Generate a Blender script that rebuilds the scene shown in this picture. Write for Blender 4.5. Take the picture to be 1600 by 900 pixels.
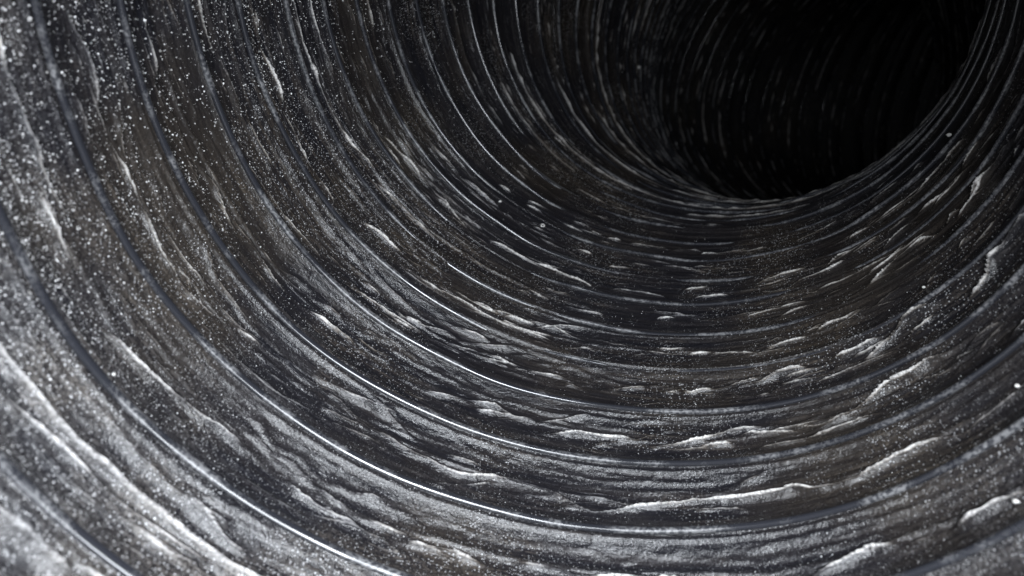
import bpy, math, random
import numpy as np

# ------------------------------------------------------------------ scene, camera, light
for o in list(bpy.data.objects):
    bpy.data.objects.remove(o)
sc = bpy.context.scene
C = sc.collection
R0 = 0.1                                   # inner radius of the duct in metres

cam_data = bpy.data.cameras.new('camera')
cam = bpy.data.objects.new('camera', cam_data)
C.objects.link(cam)
cam.location = (0, 0, 0)
cam.rotation_euler = (math.radians(90), 0, 0)
cam_data.sensor_width = 36
cam_data.lens = 1054.20 / 1600 * 36
cam_data.clip_start = 0.001
cam_data.clip_end = 50
cam_data.dof.use_dof = True
cam_data.dof.focus_distance = 0.20
cam_data.dof.aperture_fstop = 26.0 / (2 * 0.8)      # pupil radius about 0.8 mm
sc.camera = cam

world = bpy.data.worlds.new('World')
sc.world = world
world.use_nodes = True
bg = world.node_tree.nodes['Background']
bg.inputs[0].default_value = (0.88, 0.93, 1.0, 1)
bg.inputs[1].default_value = 0.03

sc.view_settings.view_transform = 'Standard'
sc.view_settings.look = 'None'
sc.view_settings.exposure = 0.0
sc.view_settings.gamma = 1.0
sc.view_settings.use_curve_mapping = False
sc.cycles.max_bounces = 5
sc.cycles.diffuse_bounces = 3
sc.cycles.glossy_bounces = 3

# ------------------------------------------------------------------ centre line of the duct
PITCH = 0.17376
KX = ([0, 6, 13, 22, 25, 28, 60], [0.28391, 0.10921, 0.28580, -0.37889, -0.25, 0.5, 0.5])
KY = ([0, 6, 13, 22, 60], [0.35629, -0.06233, -0.38467, 0.05173, 0.05173])
C0 = np.array([0.06444, 0.26401, -0.93975])
TA, TB = 0.14737, 0.49721
E2, TH2, E3, TH3 = 0.05612, 1.79808, -0.03511, 2.59582
KMIN, KMAX, SUB = -10, 50, 8


def march(sign, nturn):
    t = np.array([math.sin(TA), math.sin(TB), -1.0]); t /= np.linalg.norm(t)
    u = np.cross(np.array([0, 1.0, 0]), -t); u /= np.linalg.norm(u)
    v = np.cross(t, u)
    if v[1] < 0:
        v = -v
    c = C0.copy(); out = []; ds = sign * PITCH / SUB
    for k in range(nturn * SUB + 1):
        r = sign * k / SUB
        out.append((r, c.copy(), t.copy(), u.copy(), v.copy()))
        kk = np.interp(r, *KX) * u + np.interp(r, *KY) * v
        t2 = t + kk * ds; t2 /= np.linalg.norm(t2)
        c = c + ds * (t + t2) / 2
        u = u - t2 * (u @ t2); u /= np.linalg.norm(u)
        v = v - t2 * (v @ t2) - u * (v @ u); v /= np.linalg.norm(v)
        t = t2
    return out


LINE = march(-1, -KMIN)[::-1][:-1] + march(1, KMAX)
LS = np.array([a[0] for a in LINE])
LC = np.array([a[1] for a in LINE]); LT = np.array([a[2] for a in LINE])
LU = np.array([a[3] for a in LINE]); LV = np.array([a[4] for a in LINE])


def itp(A, s):
    return np.stack([np.interp(s, LS, A[:, i]) for i in range(3)], -1)


def to_world(X):
    return np.stack([X[..., 0], -X[..., 2], X[..., 1]], -1) * R0


def lead(phi):
    """How far the coil has advanced at this angle: one pitch per turn, taken over the crown."""
    a = (phi - math.radians(55)) / math.radians(60)
    a = np.clip(a, 0, 1)
    return a * a * (3 - 2 * a)


PHI_A, PHI_B = math.radians(85) - 2 * math.pi, math.radians(85)


def section(phi):
    return 1 + E2 * np.cos(2 * (phi - TH2)) + E3 * np.cos(3 * (phi - TH3))


def helix_s(k, phi):
    """Axial position (in turns) of coil turn k at angle phi, phi running over one turn."""
    return k + lead(phi) - (1 - lead(phi + 2 * math.pi))


def place(s, phi, depth):
    """Point on the wall: s turns along, angle phi, depth outwards (in duct radii)."""
    c = itp(LC, s); u = itp(LU, s); v = itp(LV, s)
    r = (section(phi) + depth)[..., None]
    return to_world(c + r * (np.cos(phi)[..., None] * u + np.sin(phi)[..., None] * v))


# ------------------------------------------------------------------ daylight falling in through the open mouth behind the camera
from mathutils import Vector


def mouth_lamp(name, back, up, right, radius, energy, color, aim):
    """A round soft lamp outside the duct's mouth; offsets in duct radii."""
    s0 = np.array([-7.0])
    c = itp(LC, s0)[0]; t = itp(LT, s0)[0]; u = itp(LU, s0)[0]; v = itp(LV, s0)[0]
    p = to_world(c - back * t + up * v + right * u)
    q = to_world(itp(LC, np.array([aim]))[0])
    d = bpy.data.lights.new(name, 'AREA'); d.shape = 'DISK'; d.size = 2 * radius * R0
    d.energy = energy; d.color = color
    o = bpy.data.objects.new(name, d); C.objects.link(o)
    o.location = p
    o.rotation_euler = Vector(q - p).to_track_quat('-Z', 'Y').to_euler()


mouth_lamp('high_daylight', 0.75, 1.5, 0.35, 1.0, 4.9, (0.89, 0.94, 1.0), -3.0)
mouth_lamp('mouth_daylight', 0.9, 0.3, 0.2, 0.6, 0.85, (0.89, 0.94, 1.0), 1.0)

# ------------------------------------------------------------------ noise
def h2(ix, iy, seed):
    n = (ix.astype(np.int64) * 374761393 + iy.astype(np.int64) * 668265263 + seed * 1274126177) & 0xffffffff
    n = ((n ^ (n >> 13)) * 1274126177) & 0xffffffff
    n = (n ^ (n >> 16)) & 0xffffffff
    return n / 4294967295.0 * 2 - 1


def vn(x, y, seed):
    ix = np.floor(x); iy = np.floor(y); fx = x - ix; fy = y - iy
    fx = fx * fx * fx * (fx * (fx * 6 - 15) + 10); fy = fy * fy * fy * (fy * (fy * 6 - 15) + 10)
    a = h2(ix, iy, seed); b = h2(ix + 1, iy, seed); c = h2(ix, iy + 1, seed); d = h2(ix + 1, iy + 1, seed)
    return (a * (1 - fx) + b * fx) * (1 - fy) + (c * (1 - fx) + d * fx) * fy


def fbm(x, y, seed, n=3):
    r = 0; a = 1.0; t = 0
    for i in range(n):
        r = r + a * vn(x, y, seed + i * 17); t += a; a *= .5; x = x * 2.03 + 5.1; y = y * 2.03 + 3.7
    return r / t


def sst(a, b, x):
    t = np.clip((x - a) / (b - a), 0, 1)
    return t * t * (3 - 2 * t)


# long folds of the film: (strength, [(angle, turns along the coil), ...])
FOLDS = [
    (1, [(-2.2672,1.39),(-2.1817,1.44),(-2.0961,1.49),(-1.9618,1.44),(-1.8745,1.42),(-1.7541,1.48),(-1.672,1.45),(-1.5917,1.34),(-1.5446,1.29),(-1.501,1.32),(-1.4434,1.43),(-1.3265,1.54),(-1.227,1.49),(-1.11,1.56),(-1.0594,1.46),(-0.9931,1.44),(-0.9233,1.56),(-0.8552,1.6),(-0.7941,1.5)]),
    (0.9, [(-2.707,0.35),(-2.6145,0.37),(-2.5272,0.41),(-2.4155,0.52),(-2.3318,0.53)]),
    (0.8, [(-2.2375,0.44),(-2.1939,0.41),(-2.1101,0.36),(-2.0595,0.38)]),
    (0.9, [(-1.9391,0.38),(-1.8553,0.44),(-1.782,0.4)]),
    (1, [(-1.693,0.5),(-1.5743,0.49),(-1.494,0.53),(-1.3753,0.49),(-1.2514,0.44)]),
    (1, [(-1.1624,0.36),(-1.0699,0.43),(-1.0071,0.52),(-0.9512,0.47)]),
    (1.3, [(-0.8535,0.39),(-0.7802,0.42),(-0.7243,0.4)]),
    (1, [(-2.1136,2.41),(-2.0543,2.41),(-1.946,2.53),(-1.857,2.63),(-1.768,2.55)]),
    (1, [(-1.7069,2.38),(-1.6162,2.54),(-1.5533,2.49),(-1.4696,2.49)]),
    (1, [(-1.4224,2.39),(-1.3247,2.48),(-1.2305,2.66),(-1.1537,2.67)]),
    (1.2, [(-1.0263,2.44),(-0.9931,2.48),(-0.946,2.57),(-0.8988,2.68),(-0.8517,2.76),(-0.8063,2.77),(-0.7679,2.83),(-0.7348,2.77)]),
    (0.8, [(-1.9478,3.45),(-1.8954,3.46),(-1.8343,3.49),(-1.7767,3.55),(-1.7191,3.57),(-1.6703,3.53)]),
    (0.6, [(-1.5638,3.42),(-1.4905,3.53)]),
    (0.6, [(-1.4696,3.47),(-1.3823,3.56),(-1.3561,3.66)]),
    (1, [(-1.22,3.6),(-1.1537,3.64),(-1.1118,3.79),(-1.0699,3.8),(-1.035,3.77)]),
    (1, [(-0.9006,3.48),(-0.8814,3.5),(-0.8517,3.62),(-0.8168,3.73),(-0.7837,3.85),(-0.7505,3.88),(-0.7243,3.85)]),
    (0.8, [(-2.6232,2.58),(-2.5761,2.64),(-2.5307,2.67),(-2.447,2.7)]),
    (0.9, [(-2.4504,2.46),(-2.419,2.49),(-2.3667,2.51),(-2.3073,2.53),(-2.227,2.47),(-2.1502,2.38)]),
    (0.9, [(-2.2393,3.45),(-2.1991,3.48),(-2.1572,3.51),(-2.0944,3.57),(-2.0473,3.59)]),
    (0.9, [(-2.4853,3.44),(-2.44,3.46),(-2.3963,3.52),(-2.351,3.56),(-2.3003,3.54)]),
    (0.6, [(-2.611,3.39),(-2.5447,3.44),(-2.5185,3.45)]),
    (0.7, [(-2.4784,4.42),(-2.426,4.47),(-2.3806,4.46),(-2.33,4.55),(-2.3038,4.59)]),
    (0.6, [(-1.9356,4.51),(-1.8884,4.55),(-1.8291,4.59)]),
    (0.5, [(-1.679,4.35),(-1.6005,4.43)]),
    (0.5, [(-1.3596,4.49),(-1.2863,4.52)]),
    (0.7, [(-2.3579,5.39),(-2.2899,5.4),(-2.234,5.39)]),
    (0.9, [(-2.1206,6.32),(-2.056,6.33),(-1.9949,6.28),(-1.9338,6.3),(-1.8902,6.34),(-1.8204,6.31),(-1.7698,6.27),(-1.7279,6.2),(-1.686,6.06)]),
    (0.8, [(-1.6249,6.16),(-1.5376,6.22),(-1.4713,6.13),(-1.4434,6.05)]),
    (0.7, [(-1.3701,6.06),(-1.3142,6.09),(-1.2549,6.1)]),
    (0.6, [(-1.8169,7.55),(-1.761,7.52)]),
    (0.5, [(-1.6825,7.1),(-1.6022,7.23)]),
    (0.7, [(-1.3788,8.38),(-1.316,8.4)]),
    (0.6, [(-1.4015,6.88),(-1.3142,6.99)]),
    (0.8, [(-1.1921,6.72),(-1.1327,6.85),(-1.0926,6.91),(-1.021,6.87)]),
    (0.8, [(-1.0926,5.87),(-1.0367,6.11),(-0.9652,6.11),(-0.9041,6.2)]),
    (0.8, [(-1.0996,5.24),(-1.0524,5.35),(-1.0158,5.4),(-0.9809,5.29),(-0.9512,5.35)]),
    (0.8, [(-1.0001,4.63),(-0.9721,4.68),(-0.9215,4.64),(-0.8814,4.7)]),
    (0.6, [(-0.9599,6.62),(-0.9198,6.88),(-0.8709,6.89)]),
    (1, [(-0.8535,5.18),(-0.8063,5.4),(-0.7662,5.51),(-0.7278,5.57),(-0.6807,5.58),(-0.6545,5.46)]),
    (0.7, [(-0.7924,5.99),(-0.754,6.17),(-0.7138,6.27),(-0.6912,6.2)]),
    (0.6, [(-0.7784,6.65),(-0.7453,6.68),(-0.7051,6.72)]),
    (0.5, [(-0.8517,7.4),(-0.8186,7.55),(-0.7802,7.64)]),
    (0.7, [(-0.7208,4.44),(-0.6981,4.5),(-0.6772,4.57)]),
    (0.7, [(-0.6248,6.29),(-0.5777,6.31),(-0.5271,6.43),(-0.4957,6.38)]),
    (0.7, [(-0.5219,6.76),(-0.4974,6.88),(-0.452,6.97)]),
    (0.6, [(-0.5794,7.58),(-0.5411,7.75),(-0.4869,7.67)]),
    (1.1, [(-0.5498,5.52),(-0.5096,5.72),(-0.4625,5.74),(-0.4119,5.78),(-0.3857,5.75)]),
    (0.6, [(-0.6161,5.54),(-0.5952,5.65),(-0.5655,5.56)]),
    (0.7, [(-0.6126,4.76),(-0.576,4.87),(-0.5341,4.8)]),
    (1, [(-0.6353,3.64),(-0.6161,3.63),(-0.5864,3.71),(-0.5568,3.92),(-0.5271,3.92),(-0.4974,3.98),(-0.4643,3.99),(-0.4381,3.96)]),
    (0.8, [(-0.3979,5.17),(-0.37,5.29)]),
    (0.9, [(-0.6946,2.66),(-0.658,2.7),(-0.6213,2.67),(-0.6004,2.63)]),
    (0.7, [(-3.0596,3.35),(-3.0264,3.39),(-2.9915,3.43)]),
    (0.6, [(-3.1713,4.42),(-3.1172,4.4)]),
    (0.7, [(-3.0892,4.31),(-3.0404,4.34),(-2.9775,4.39),(-2.906,4.42)]),
    (0.6, [(-2.9723,5.36),(-2.8972,5.38),(-2.8414,5.32)]),
    (0.6, [(-3.2376,3.36),(-3.1922,3.36)]),
    (0.8, [(-3.2725,2.46),(-3.2132,2.4),(-3.1782,2.41),(-3.1398,2.4),(-3.1067,2.35)]),
    (1, [(-3.3057,1.44),(-3.2707,1.41),(-3.2166,1.45),(-3.1852,1.46),(-3.1503,1.45),(-3.0927,1.38)]),
    (0.8, [(-3.0264,2.41),(-2.9531,2.42),(-2.8728,2.46),(-2.81,2.46),(-2.7279,2.37)]),
    (1, [(-3.0334,1.35),(-2.9636,1.42),(-2.8815,1.41),(-2.7995,1.36),(-2.7437,1.32),(-2.7,1.31),(-2.6477,1.32),(-2.5883,1.34),(-2.5534,1.33)]),
    (1, [(-3.0264,0.43),(-2.9636,0.44),(-2.8972,0.43),(-2.8397,0.4)]),
    (0.6, [(-2.7733,5.34),(-2.7297,5.43),(-2.6808,5.51)]),
    (0.8, [(-2.6302,6.44),(-2.536,6.59),(-2.4644,6.6),(-2.3894,6.54),(-2.3248,6.53),(-2.2532,6.35),(-2.2061,6.13)]),
    (0.6, [(-2.536,5.37),(-2.4644,5.47),(-2.4208,5.48),(-2.3597,5.42),(-2.3021,5.41)]),
    (0.9, [(-2.3387,7.63),(-2.2759,7.68),(-2.1991,7.6),(-2.1468,7.55)]),
    (0.5, [(-2.2462,9.34),(-2.1537,9.33)]),
    (1, [(-2.7349,-0.67),(-2.6564,-0.61),(-2.5744,-0.56),(-2.4662,-0.58),(-2.3702,-0.56),(-2.2794,-0.53)]),
    (1, [(-2.5918,-1.17),(-2.5115,-1.18),(-2.4365,-1.23)]),
]


def add_random_folds():
    """Short folds of the same kind where the long ones leave room."""
    g = np.random.default_rng(77)
    for k in range(-7, 26):
        wide = 1.0 if k < 9 else 1.6
        n = 80 if k < 9 else 26
        for i in range(n):
            p0 = g.uniform(-3.9, 1.2); left = p0 < math.radians(-125)
            ln = (g.uniform(0.08, 0.6) if left else g.uniform(0.04, 0.22)) * wide
            s0 = k + g.uniform(0.18, 0.82); sl = g.normal(0, 0.45 if left else 1.2)
            pts = [(p0 + ln * t, min(max(s0 + sl * ln * (t - 0.5) + g.normal(0, 0.02), k + .12), k + .9)) for t in (0, .33, .66, 1)]
            if i % 4 == 0 and 2 <= k < 13:         # short bright creases on the floor and the right wall
                p0 = g.uniform(-2.3, 0.15); ln = g.uniform(0.05, 0.17)
                s0 = k + g.uniform(0.3, 0.72); m = g.normal(0.3 if p0 < -1.2 else 1.3, 0.8)
                FOLDS.append((g.uniform(0.45, 1.05), [(p0, s0), (p0 + ln / 2, s0 + m * ln / 2 + g.normal(0, .02)), (p0 + ln, min(k + .85, s0 + m * ln))]))
            FOLDS.append((g.uniform(0.15, 0.5 if g.uniform() < .7 else 0.95) * (1.0 if k < 8 else 0.55), pts))


for n_, (a_, pts_) in enumerate(FOLDS):          # keep the deep folds clear of the wire
    m_ = sum(q[1] for q in pts_) / len(pts_)
    if m_ > 3.6:
        fr_ = m_ - math.floor(m_)
        sh_ = min(max(fr_, 0.32), 0.72) - fr_
        FOLDS[n_] = (min(1.3, max(1.05, a_ * 1.4)), [(p_, m_ + sh_ + max(-0.2, min(0.2, q_ - m_))) for p_, q_ in pts_])
add_random_folds()
FOLD_RANGE = [(min(q[1] for q in f[1]), max(q[1] for q in f[1])) for f in FOLDS]


def folds_at(s_all, phi_all, k):
    """Height and crest of the folds, in duct radii."""
    lift = np.zeros_like(s_all); crest = np.zeros_like(s_all)
    k_lo, k_hi = np.min(k) - 0.4, np.max(k) + 1.4
    for n, (a, pts) in enumerate(FOLDS):
        if FOLD_RANGE[n][1] < k_lo or FOLD_RANGE[n][0] > k_hi:
            continue
        pp = np.array(pts); pp = pp[pp[:, 0].argsort()]
        p0, p1 = pp[0, 0], pp[-1, 0]; e = min(0.05, 0.18 * (p1 - p0)) + 0.008
        if s_all.ndim == 2:
            i0, i1 = np.searchsorted(phi_all[0], [p0 - e, p1 + e])
            if i1 <= i0: continue
            sel = (slice(None), slice(i0, i1))
        else:
            sel = np.where((phi_all > p0 - e) & (phi_all < p1 + e))[0]
            if not len(sel): continue
        s = s_all[sel]; phi = phi_all[sel]
        wav = 0.05 * vn(phi * 9 + n * 7.7, phi * 0 + n, 301) + 0.009 * vn(phi * 28 + n * 7.7, phi * 0 + n, 302)
        d = (s - np.interp(phi, pp[:, 0], pp[:, 1]) - wav) * PITCH
        far = 1 + 0.09 * max(0.0, min(8.0, pp[:, 1].mean()))
        end = sst(p0 - e, p0 + e, phi) * sst(p1 + e, p1 - e, phi)
        end = end * (0.8 + 0.35 * vn(phi * 16 + n, phi * 0 + n, 303))
        wl = np.where(d > 0, 0.0055, 0.0095) * (0.6 + 0.4 * a)
        g = np.exp(-np.abs(d) / wl)
        lift[sel] = np.maximum(lift[sel], 0.021 * a * g * end)
        thick = 1 + 0.3 * vn(phi * 22 + n * 3.1, phi * 0 + n, 304)
        crest[sel] = np.maximum(crest[sel], np.exp(-(d / (0.0038 * far * thick * (0.6 + 0.4 * a))) ** 2) * end * min(1, 0.35 + 0.6 * a))
    return lift, crest


def floor_sag(k, phi):
    """Where the duct lies on its floor the film hangs slack over the wire."""
    k = k + 0 * phi
    return sst(2.2, 4.5, k) * sst(math.radians(-150), math.radians(-115), phi) * sst(math.radians(10), math.radians(-35), phi)


def film_depth(s, phi, k, u):
    """Outward sag and folds of the film between two coil turns; returns depth and crest weight."""
    s = s + 20.0; p = phi + 10.0
    env = np.clip(np.minimum(u, 1 - u) / 0.12, 0, 1); env = env * env * (3 - 2 * env)
    sag = (0.037 + 0.014 * fbm(p * 1.3, s * 0.9, 3)) * (4 * u * (1 - u)) ** 0.8
    # long creases that wander, start and stop
    crest = np.zeros_like(u); lift = np.zeros_like(u)
    for j, (um, wd, amp, f, thr) in enumerate([(0.50, 0.050, 0.030, 1.9, -0.25), (0.27, 0.032, 0.013, 2.7, 0.0),
                                               (0.76, 0.034, 0.014, 2.5, -0.02), (0.62, 0.022, 0.008, 3.6, 0.05),
                                               (0.38, 0.022, 0.008, 3.9, 0.05)]):
        kk = k * 7.31 + j * 31.7
        line = um + 0.13 * fbm(p * 1.6 + kk, np.full_like(p, kk * 1.7), 11 + j) + 0.035 * fbm(p * 9 + kk, np.full_like(p, kk), 21 + j, 2)
        seg = sst(thr, thr + 0.22, vn(p * f + kk, np.full_like(p, kk * 0.37 + 5), 31 + j))
        d = (u - line) / wd
        g = np.exp(-np.abs(d) ** 0.95 * 1.25) * seg
        lift += amp * g; crest = np.maximum(crest, g * (amp / 0.030) ** 0.4)
    seen = sst(-1.5, 0.0, k + 0 * u) * sst(12.0, 8.0, k + 0 * u) * sst(math.radians(-215), math.radians(-200), phi) * sst(math.radians(20), math.radians(0), phi)
    lift = lift * (1 - 0.62 * seen); crest = crest * (1 - 0.6 * seen)
    fl, fc = folds_at(s - 20.0, phi, k)
    # fine creasing stretched round the duct and some slanted folds
    w = 0.35 * fbm(p * 2.2, s * 2.0, 51)
    r1 = 1 - np.abs(fbm(p * 2.6 + w, s * 6.5 + w * 2.2, 61, 2)) * 3.2
    r2 = 1 - np.abs(fbm(p * 5.2 + s * 1.5, s * 12.0 - p * 1.6, 71, 2)) * 3.2
    r3 = 1 - np.abs(fbm(p * 9.0 - s * 4.0, s * 9.0 + p * 5.0, 81, 2)) * 3.6
    r1 = np.clip(r1, 0, 1) ** 2; r2 = np.clip(r2, 0, 1) ** 2; r3 = np.clip(r3, 0, 1) ** 2
    m = sst(-0.3, 0.35, fbm(p * 1.7, s * 1.1, 91, 2))
    fine = 0.0020 * r1 + 0.0016 * r2 * (0.4 + m) + 0.0016 * r3 * m
    q1 = s * 3.1 + p * 3.4; q2 = p * 4.5 - s * 1.2
    r4 = np.clip(1 - np.abs(fbm(q2, s * 5.0 + p * 2.4, 111, 2)) * 9, 0, 1) * sst(0.0, 0.25, vn(p * 3.3, s * 2.3, 121))
    r5 = np.clip(1 - np.abs(fbm(p * 3.6, s * 5.5 - p * 2.8, 131, 2)) * 9, 0, 1) * sst(0.0, 0.25, vn(p * 2.9, s * 2.1, 141))
    fine = fine + 0.0022 * np.maximum(r4, r5)
    rough = 0.0016 * fbm(p * 26, s * 14, 101, 3)
    depth = sag - env * (np.maximum(lift, fl) + fine + rough)
    crest = np.maximum(crest, 0.2 * r1 * env)
    crest = np.maximum(crest, 0.2 * np.maximum(r4, r5) ** 2)
    crest = np.maximum(crest, fc)
    hem = vn(p * 1.9 + k * 3.3, p * 0 + k * 1.7, 151)
    depth = depth - 0.006 * np.exp(-((u - 0.085) / 0.022) ** 2) * sst(-0.3, 0.2, hem) - 0.005 * np.exp(-((u - 0.915) / 0.02) ** 2) * sst(0.3, -0.2, hem)
    low = floor_sag(k, phi)
    depth = depth * (1 - 0.35 * low) + low * (0.010 + 0.010 * vn(p * 4.5 + 3.3 * k, s * 1.6, 161)) * np.clip(1 - 4 * u * (1 - u), 0, 1)
    # a skin of film passes outside the wire
    depth = depth + 0.004 * (1 - env)
    return depth, crest * env


# ------------------------------------------------------------------ materials
def mat(name):
    m = bpy.data.materials.new(name); m.use_nodes = True
    nt = m.node_tree; nt.nodes.clear()
    return m, nt


def node(nt, typ, **kw):
    n = nt.nodes.new(typ)
    for k, v in kw.items():
        if k.startswith('i_'):
            key = k[2:]
            n.inputs[int(key) if key.isdigit() else key.replace('_', ' ')].default_value = v
        else:
            setattr(n, k, v)
    return n


def math_n(nt, op, a, b=None, clamp=False):
    n = nt.nodes.new('ShaderNodeMath'); n.operation = op; n.use_clamp = clamp
    for i, q in enumerate((a, b)):
        if q is None: continue
        if isinstance(q, (int, float)): n.inputs[i].default_value = q
        else: nt.links.new(q, n.inputs[i])
    return n.outputs[0]


def ramp(nt, fac, lo, hi, a=0.0, b=1.0):
    n = nt.nodes.new('ShaderNodeMapRange'); n.interpolation_type = 'SMOOTHSTEP'
    nt.links.new(fac, n.inputs[0])
    n.inputs[1].default_value = lo; n.inputs[2].default_value = hi
    n.inputs[3].default_value = a; n.inputs[4].default_value = b
    return n.outputs[0]


def mixc(nt, fac, a, b):
    n = nt.nodes.new('ShaderNodeMix'); n.data_type = 'RGBA'
    nt.links.new(fac, n.inputs[0])
    for i, q in ((6, a), (7, b)):
        if isinstance(q, tuple): n.inputs[i].default_value = q
        else: nt.links.new(q, n.inputs[i])
    return n.outputs[2]


def film_material():
    m, nt = mat('dusty_black_film'); L = nt.links.new
    out = node(nt, 'ShaderNodeOutputMaterial'); b = node(nt, 'ShaderNodeBsdfPrincipled')
    L(b.outputs[0], out.inputs[0])
    geo = node(nt, 'ShaderNodeTexCoord').outputs['Object']
    wrap = node(nt, 'ShaderNodeAttribute', attribute_name='wrap').outputs['Vector']
    crest = node(nt, 'ShaderNodeAttribute', attribute_name='crest').outputs['Fac']
    near = node(nt, 'ShaderNodeAttribute', attribute_name='near_wire').outputs['Fac']
    dusty = node(nt, 'ShaderNodeAttribute', attribute_name='dusty').outputs['Fac']
    # streaks of dust drawn out round the duct (wrap = angle, turns)
    mp = node(nt, 'ShaderNodeMapping'); L(wrap, mp.inputs[0]); mp.inputs['Scale'].default_value = (2.0, 9.0, 1)
    st = node(nt, 'ShaderNodeTexNoise', i_Scale=1.0, i_Detail=5.0, i_Roughness=0.6); L(mp.outputs[0], st.inputs['Vector'])
    mp2 = node(nt, 'ShaderNodeMapping'); L(wrap, mp2.inputs[0]); mp2.inputs['Scale'].default_value = (7, 38.0, 1)
    st2 = node(nt, 'ShaderNodeTexNoise', i_Scale=1.0, i_Detail=4.0, i_Roughness=0.6); L(mp2.outputs[0], st2.inputs['Vector'])
    patch = node(nt, 'ShaderNodeTexNoise', i_Scale=28.0, i_Detail=4.0, i_Roughness=0.6); L(geo, patch.inputs['Vector'])
    grain = node(nt, 'ShaderNodeTexNoise', i_Scale=1500.0, i_Detail=3.0, i_Roughness=0.7); L(geo, grain.inputs['Vector'])
    vor = node(nt, 'ShaderNodeTexVoronoi', i_Scale=2100.0); L(geo, vor.inputs['Vector'])
    vcol = node(nt, 'ShaderNodeSeparateColor'); L(vor.outputs['Color'], vcol.inputs[0])
    rad = ramp(nt, vcol.outputs[0], 0.45, 1.0, 0.0, 0.42)
    spk = math_n(nt, 'LESS_THAN', vor.outputs['Distance'], rad)
    cover = math_n(nt, 'ADD', math_n(nt, 'MULTIPLY', ramp(nt, st.outputs[0], 0.45, 0.75), 0.11),
                   math_n(nt, 'MULTIPLY', ramp(nt, st2.outputs[0], 0.46, 0.75), 0.14))
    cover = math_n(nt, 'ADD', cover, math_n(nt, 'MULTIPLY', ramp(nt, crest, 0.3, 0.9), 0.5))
    cover = math_n(nt, 'ADD', cover, math_n(nt, 'MULTIPLY', dusty, 0.15))
    cover = math_n(nt, 'MULTIPLY', cover, ramp(nt, patch.outputs[0], 0.3, 0.62, 0.35, 1.25))
    cover = math_n(nt, 'MULTIPLY', cover, ramp(nt, near, 0.25, 0.9, 1.0, 0.25))
    cover = math_n(nt, 'MULTIPLY', cover, ramp(nt, grain.outputs[0], 0.38, 0.62, 0.05, 1.5), clamp=True)
    line = math_n(nt, 'MULTIPLY', ramp(nt, crest, 0.3, 0.75), ramp(nt, grain.outputs[0], 0.38, 0.58, 0.35, 1.0))  # pale crest lines: dust, and the folds' highlight painted into the colour
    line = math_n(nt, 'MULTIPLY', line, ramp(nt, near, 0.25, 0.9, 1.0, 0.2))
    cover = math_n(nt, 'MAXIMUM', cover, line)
    tone = mixc(nt, ramp(nt, patch.outputs[0], 0.42, 0.6), (0.13, 0.13, 0.145, 1), (0.17, 0.135, 0.10, 1))
    warm = node(nt, 'ShaderNodeTexNoise', i_Scale=16.0, i_Detail=5.0); L(geo, warm.inputs['Vector'])
    tone = mixc(nt, ramp(nt, warm.outputs[0], 0.45, 0.62, 0.0, 0.7), tone, (0.21, 0.165, 0.115, 1))
    tone = mixc(nt, ramp(nt, crest, 0.35, 0.9), tone, (0.72, 0.70, 0.68, 1))  # crests far paler than the other dust, to carry their painted glint
    tone = mixc(nt, math_n(nt, 'MULTIPLY', dusty, 0.6, True), tone, (0.30, 0.30, 0.305, 1))
    film = mixc(nt, ramp(nt, st.outputs[0], 0.35, 0.65), (0.008, 0.008, 0.0105, 1), (0.015, 0.0135, 0.0145, 1))
    film = mixc(nt, ramp(nt, warm.outputs[0], 0.48, 0.68, 0.0, 0.5), film, (0.029, 0.0235, 0.018, 1))
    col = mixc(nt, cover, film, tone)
    spk2 = math_n(nt, 'MULTIPLY', spk, math_n(nt, 'ADD', ramp(nt, patch.outputs[0], 0.42, 0.62, 0.0, 0.6), math_n(nt, 'MULTIPLY', dusty, 0.6)), clamp=True)
    col = mixc(nt, spk2, col, (0.42, 0.42, 0.43, 1))
    L(col, b.inputs['Base Color'])
    rgh = math_n(nt, 'ADD', math_n(nt, 'MULTIPLY', cover, 0.30), 0.19, clamp=True)
    L(rgh, b.inputs['Roughness'])
    b.inputs['Specular IOR Level'].default_value = 0.5
    # fine relief: crumpled skin and grain
    bm = node(nt, 'ShaderNodeTexNoise', i_Scale=170.0, i_Detail=5.0, i_Roughness=0.6); L(geo, bm.inputs['Vector'])
    hgt = math_n(nt, 'ADD', math_n(nt, 'MULTIPLY', bm.outputs[0], 0.9), math_n(nt, 'MULTIPLY', grain.outputs[0], 0.45))
    hgt = math_n(nt, 'ADD', hgt, math_n(nt, 'MULTIPLY', st2.outputs[0], 0.2))
    hgt = math_n(nt, 'ADD', hgt, math_n(nt, 'MULTIPLY', spk, 0.12))
    bp = node(nt, 'ShaderNodeBump', i_Strength=0.6, i_Distance=0.0008); L(hgt, bp.inputs['Height'])
    L(bp.outputs[0], b.inputs['Normal'])
    return m


def wire_material():
    m, nt = mat('coated_wire'); L = nt.links.new
    out = node(nt, 'ShaderNodeOutputMaterial'); b = node(nt, 'ShaderNodeBsdfPrincipled')
    L(b.outputs[0], out.inputs[0])
    geo = node(nt, 'ShaderNodeTexCoord').outputs['Object']
    n = node(nt, 'ShaderNodeTexNoise', i_Scale=90.0, i_Detail=4.0); L(geo, n.inputs['Vector'])
    g = node(nt, 'ShaderNodeTexNoise', i_Scale=1400.0, i_Detail=2.0); L(geo, g.inputs['Vector'])
    d = math_n(nt, 'MULTIPLY', ramp(nt, n.outputs[0], 0.45, 0.64), ramp(nt, g.outputs[0], 0.42, 0.58))
    L(mixc(nt, d, (0.021, 0.022, 0.027, 1), (0.15, 0.15, 0.155, 1)), b.inputs['Base Color'])
    L(ramp(nt, n.outputs[0], 0.42, 0.66, 0.15, 0.4), b.inputs['Roughness'])
    b.inputs['Specular IOR Level'].default_value = 0.85
    return m


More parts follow.
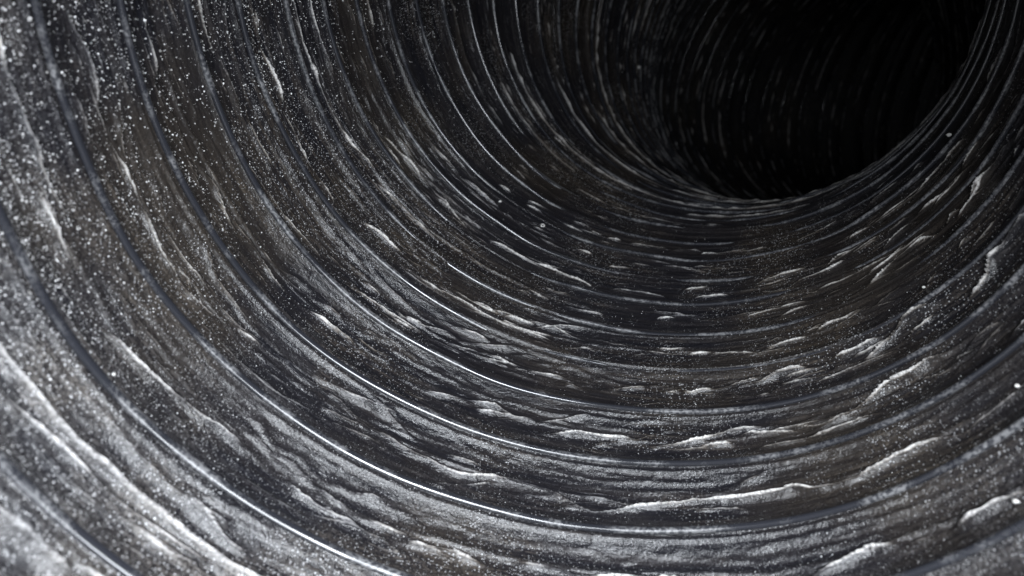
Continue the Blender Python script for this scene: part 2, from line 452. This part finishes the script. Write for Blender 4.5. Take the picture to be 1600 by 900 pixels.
def grain_material(name, a, c, rough, scale):
    m, nt = mat(name); L = nt.links.new
    out = node(nt, 'ShaderNodeOutputMaterial'); b = node(nt, 'ShaderNodeBsdfPrincipled')
    L(b.outputs[0], out.inputs[0])
    geo = node(nt, 'ShaderNodeTexCoord').outputs['Object']
    n = node(nt, 'ShaderNodeTexNoise', i_Scale=scale, i_Detail=2.0); L(geo, n.inputs['Vector'])
    L(mixc(nt, ramp(nt, n.outputs[0], 0.35, 0.65), a, c), b.inputs['Base Color'])
    b.inputs['Roughness'].default_value = rough
    return m


M_FILM = film_material(); M_WIRE = wire_material()
M_DUST = grain_material('pale_dust', (0.32, 0.31, 0.30, 1), (0.85, 0.85, 0.86, 1), 0.35, 900)
M_LINT = grain_material('pale_crumb', (0.45, 0.43, 0.40, 1), (0.75, 0.74, 0.72, 1), 0.6, 400)


def mesh_from(name, verts, quads, m, attrs=None):
    me = bpy.data.meshes.new(name)
    n = quads.shape[1]
    me.vertices.add(len(verts)); me.vertices.foreach_set('co', verts.astype(np.float32).ravel())
    me.loops.add(quads.size); me.loops.foreach_set('vertex_index', quads.astype(np.int32).ravel())
    me.polygons.add(len(quads))
    me.polygons.foreach_set('loop_start', np.arange(0, quads.size, n, dtype=np.int32))
    me.polygons.foreach_set('loop_total', np.full(len(quads), n, dtype=np.int32))
    me.polygons.foreach_set('use_smooth', np.ones(len(quads), dtype=bool))
    me.update(calc_edges=True)
    for nm, arr in (attrs or {}).items():
        if arr.ndim == 1:
            at = me.attributes.new(nm, 'FLOAT', 'POINT'); at.data.foreach_set('value', arr.astype(np.float32))
        else:
            at = me.attributes.new(nm, 'FLOAT_VECTOR', 'POINT'); at.data.foreach_set('vector', arr.astype(np.float32).ravel())
    me.materials.append(m)
    return me


def link(name, me, parent=None):
    o = bpy.data.objects.new(name, me); C.objects.link(o)
    if parent: o.parent = parent
    return o


def grid_quads(nu, nv):
    i = np.arange(nu - 1)[:, None]; j = np.arange(nv - 1)[None]
    a = i * nv + j
    return np.stack([a, a + 1, a + nv + 1, a + nv], -1).reshape(-1, 4)


# ------------------------------------------------------------------ the duct
duct = bpy.data.objects.new('flexible_duct', None); C.objects.link(duct)
duct['label'] = 'dusty black ribbed flexible duct seen from inside, bending away into darkness'
duct['category'] = 'duct'

K0, K1 = -7, 46
for k in range(K0, K1):
    nv, nu = (900, 52) if -3 < k < 9 else ((640, 26) if k < 18 else (420, 14))
    phi = np.linspace(PHI_A, PHI_B, nv)[None].repeat(nu, 0)
    u = np.linspace(0, 1, nu)[:, None].repeat(nv, 1)
    s = helix_s(k, phi) + u
    # fold index follows the helix so that the ends of a band meet the next one
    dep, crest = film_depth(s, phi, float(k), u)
    seam = sst(0.0, 0.06, (phi - PHI_A) / (2 * math.pi)) * sst(0.0, 0.06, (PHI_B - phi) / (2 * math.pi))
    base = 0.037 * (4 * u * (1 - u)) ** 0.8
    dep = base + (dep - base) * seam
    X = place(s, phi, dep)
    near = np.clip(1 - np.minimum(u, 1 - u) / 0.13, 0, 1)
    dusty = sst(2.6, -1.6, s) * (0.35 + 0.65 * sst(math.radians(-90), math.radians(-165), phi)) + 0.25 * sst(5, 0, s) * sst(math.radians(-70), math.radians(-20), phi)
    wrap = np.stack([phi + 10, s + 20, np.zeros_like(s)], -1)
    me = mesh_from('film_band', X.reshape(-1, 3), grid_quads(nu, nv), M_FILM,
                   {'crest': crest.ravel(), 'near_wire': near.ravel(), 'dusty': dusty.ravel(), 'wrap': wrap.reshape(-1, 3)})
    link('film_band', me, duct)

for k in range(K0, K1 + 1):
    nv, nc = (720, 10) if k < 10 else (360, 8)
    phi = np.linspace(PHI_A, PHI_B, nv)
    a = np.linspace(0, 2 * math.pi, nc, endpoint=False)
    wob = 0.05 * fbm(phi * 2 + 10, np.full_like(phi, k * 3.3 + 9), 7, 2)
    wob = wob * sst(0, .05, (phi - PHI_A) / 6.28) * sst(0, .05, (PHI_B - phi) / 6.28) * 0.6
    wr = 0.0074
    P = phi[:, None].repeat(nc, 1)
    S = (helix_s(k, phi) + wob)[:, None] + wr / PITCH * np.cos(a)[None]
    low = floor_sag(float(k), phi)
    sink = 0.0045 + 0.004 * vn(phi * 3 + k * 5.1, phi * 0 + k, 401) + low * (0.013 + 0.007 * vn(phi * 5 + k * 5.1, phi * 0 + k, 402))
    D = sink[:, None] + wr * np.sin(a)[None].repeat(nv, 0)
    X = place(S, P, D)
    i = np.arange(nv - 1)[:, None]; j = np.arange(nc)[None]; j2 = (j + 1) % nc
    q = np.stack([i * nc + j, (i + 1) * nc + j, (i + 1) * nc + j2, i * nc + j2], -1).reshape(-1, 4)
    link('wire_turn', mesh_from('wire_turn', X.reshape(-1, 3), q, M_WIRE), duct)

# ------------------------------------------------------------------ dust lying on the film
rng = np.random.default_rng(5)
OCT = np.array([(1, 0, 0), (-1, 0, 0), (0, 1, 0), (0, -1, 0), (0, 0, 1), (0, 0, -1)], float)
OF = np.array([(0, 2, 4), (2, 1, 4), (1, 3, 4), (3, 0, 4), (2, 0, 5), (1, 2, 5), (3, 1, 5), (0, 3, 5)])


def wall_point(kf, u, phi, inset):
    s = helix_s(kf, phi) + u
    dep, _ = film_depth(s, phi, kf, u)
    return place(s, phi, dep - inset)


N = 420000
kf = rng.integers(-4, 11, N).astype(float)
u = rng.uniform(0.02, 0.98, N)
phi = rng.uniform(math.radians(150) - 2 * math.pi, math.radians(45), N)
clump = fbm(phi * 5 + 10, (kf + u) * 3 + 40, 201, 3)
side = 0.12 + 0.88 * sst(math.radians(-115), math.radians(-175), phi)
side = np.maximum(side, 0.75 * sst(2.0, -1.5, kf))
nearby = sst(2.5, -1.0, kf + u) * sst(math.radians(-100), math.radians(-150), phi)
keep = rng.uniform(0, 1, N) < (0.45 + 0.55 * nearby) * side * (0.25 + 0.75 * sst(-0.25, 0.3, clump)) * np.where(kf > 5, 0.35, 1.0)
kf, u, phi = kf[keep], u[keep], phi[keep]
size = 0.0004 + 0.0010 * rng.uniform(0, 1, len(kf)) ** 4 + 0.0007 * (rng.uniform(0, 1, len(kf)) < 0.02)
Pw = wall_point(kf, u, phi, size * 0.3)
size = size * (1 + 0.9 * sst(math.radians(-130), math.radians(-175), phi))
q = rng.normal(size=(len(kf), 4)); q /= np.linalg.norm(q, axis=1, keepdims=True)
w_, x_, y_, z_ = q.T
RM = np.stack([np.stack([1 - 2 * (y_**2 + z_**2), 2 * (x_*y_ - z_*w_), 2 * (x_*z_ + y_*w_)], -1),
               np.stack([2 * (x_*y_ + z_*w_), 1 - 2 * (x_**2 + z_**2), 2 * (y_*z_ - x_*w_)], -1),
               np.stack([2 * (x_*z_ - y_*w_), 2 * (y_*z_ + x_*w_), 1 - 2 * (x_**2 + y_**2)], -1)], 1)
shp = rng.uniform(0.6, 1.3, (len(kf), 6, 1)) * OCT[None]
V = np.einsum('nij,nkj->nki', RM, shp) * (size * R0)[:, None, None] + Pw[:, None]
F = (OF[None] + 6 * np.arange(len(kf))[:, None, None]).reshape(-1, 3)
me = mesh_from('dust_grains', V.reshape(-1, 3), F, M_DUST)
me.polygons.foreach_set('use_smooth', np.zeros(len(F), dtype=bool))
dust = link('dust_grains', me)
dust['label'] = 'fine pale dust grains stuck all over the inside of the black duct'
dust['category'] = 'dust'; dust['kind'] = 'stuff'


# ------------------------------------------------------------------ single crumbs one can pick out
def crumb(kf, phi, size, label, seed, group=None, inset=-0.3, ring=False, squash=1.0):
    k = math.floor(kf)
    base = wall_point(np.array([float(k)]), np.array([kf - k]), np.array([phi]), np.array([-inset * size]))[0]
    rg = np.random.default_rng(seed)
    nu_, nv_ = 12, 8
    vs = []; fs = []
    if ring:                                   # a curled flake, open in the middle
        for i in range(nu_):
            a = 2 * math.pi * i / nu_; rr = 0.95 + 0.15 * rg.normal()
            th_ = 0.30 * (1 + 0.35 * rg.normal())
            for j in range(6):
                b_ = 2 * math.pi * j / 6
                vs.append(((rr + th_ * math.cos(b_)) * math.cos(a), th_ * 1.3 * math.sin(b_), (rr * 0.8 + th_ * math.cos(b_)) * math.sin(a)))
        for i in range(nu_):
            for j in range(6):
                fs.append((i * 6 + j, ((i + 1) % nu_) * 6 + j, ((i + 1) % nu_) * 6 + (j + 1) % 6, i * 6 + (j + 1) % 6))
    else:
        for j in range(nv_ + 1):
            t_ = math.pi * j / nv_
            for i in range(nu_):
                a = 2 * math.pi * i / nu_
                rr = 1 + 0.28 * math.sin(3 * a + seed) * math.sin(2 * t_ + seed) + 0.14 * rg.normal() * math.sin(t_)
                vs.append((rr * math.sin(t_) * math.cos(a) * squash, rr * math.sin(t_) * math.sin(a), rr * math.cos(t_) * 0.8))
        for j in range(nv_):
            for i in range(nu_):
                fs.append((j * nu_ + i, j * nu_ + (i + 1) % nu_, (j + 1) * nu_ + (i + 1) % nu_, (j + 1) * nu_ + i))
    size = size * 0.5
    V_ = np.array(vs) * size * R0
    me_ = mesh_from('dust_crumb', V_, np.array(fs), M_LINT)
    o = link('dust_crumb', me_)
    o.location = base
    o['label'] = label; o['category'] = 'crumb'
    if group: o['group'] = group
    return o


crumb(7.83, -1.9809, 0.0135, 'pale curled flake with an open middle, lying in the deep part of the duct floor', 1, ring=True)
crumb(8.50, -0.5236, 0.0130, 'grey crumb standing up on the rim where the right wall turns away into the dark', 2, inset=-0.8)
crumb(2.02, -1.6842, 0.0075, 'white chip caught on the shiny coil turn at the middle of the duct floor', 3, squash=1.7)
crumb(1.64, -0.6493, 0.0090, 'white round crumb high on the right wall, above the brighter fold there', 4)
crumb(0.37, -0.7592, 0.0100, 'bright white crumb at the upper end of the thick pale fold on the lower right', 5)
crumb(0.10, -2.632, 0.0075, 'pale crumb beside the nearest dark coil turn on the left wall', 6)
crumb(7.80, -2.1712, 0.0085, 'small bright crumb at the foot of the left wall, next to the curled flake', 7, squash=1.5)
crumb(4.41, -0.7226, 0.0070, 'tiny white crumb below a short fold, alone on the right wall beyond the coil turns', 8)
for i_, (kf_, ph_, sz_) in enumerate([(21.88, -2.885, .024), (23.32, -2.817, .012), (25.24, -2.7524, .020), (27.05, -2.6285, .024), (29.02, -2.4888, .026)]):  # row of small pale specks
    crumb(kf_, ph_, sz_, ['topmost and brightest pale speck of the chain on the dark far wall',
                          'second speck from the top, the faintest of the chain on the dark far wall',
                          'middle speck of the chain running down the dark far wall',
                          'pale speck second from the bottom of the chain on the dark far wall',
                          'lowest pale speck of the chain on the dark far wall'][i_], 20 + i_, group='pale specks strung down the dark far wall', squash=0.7)
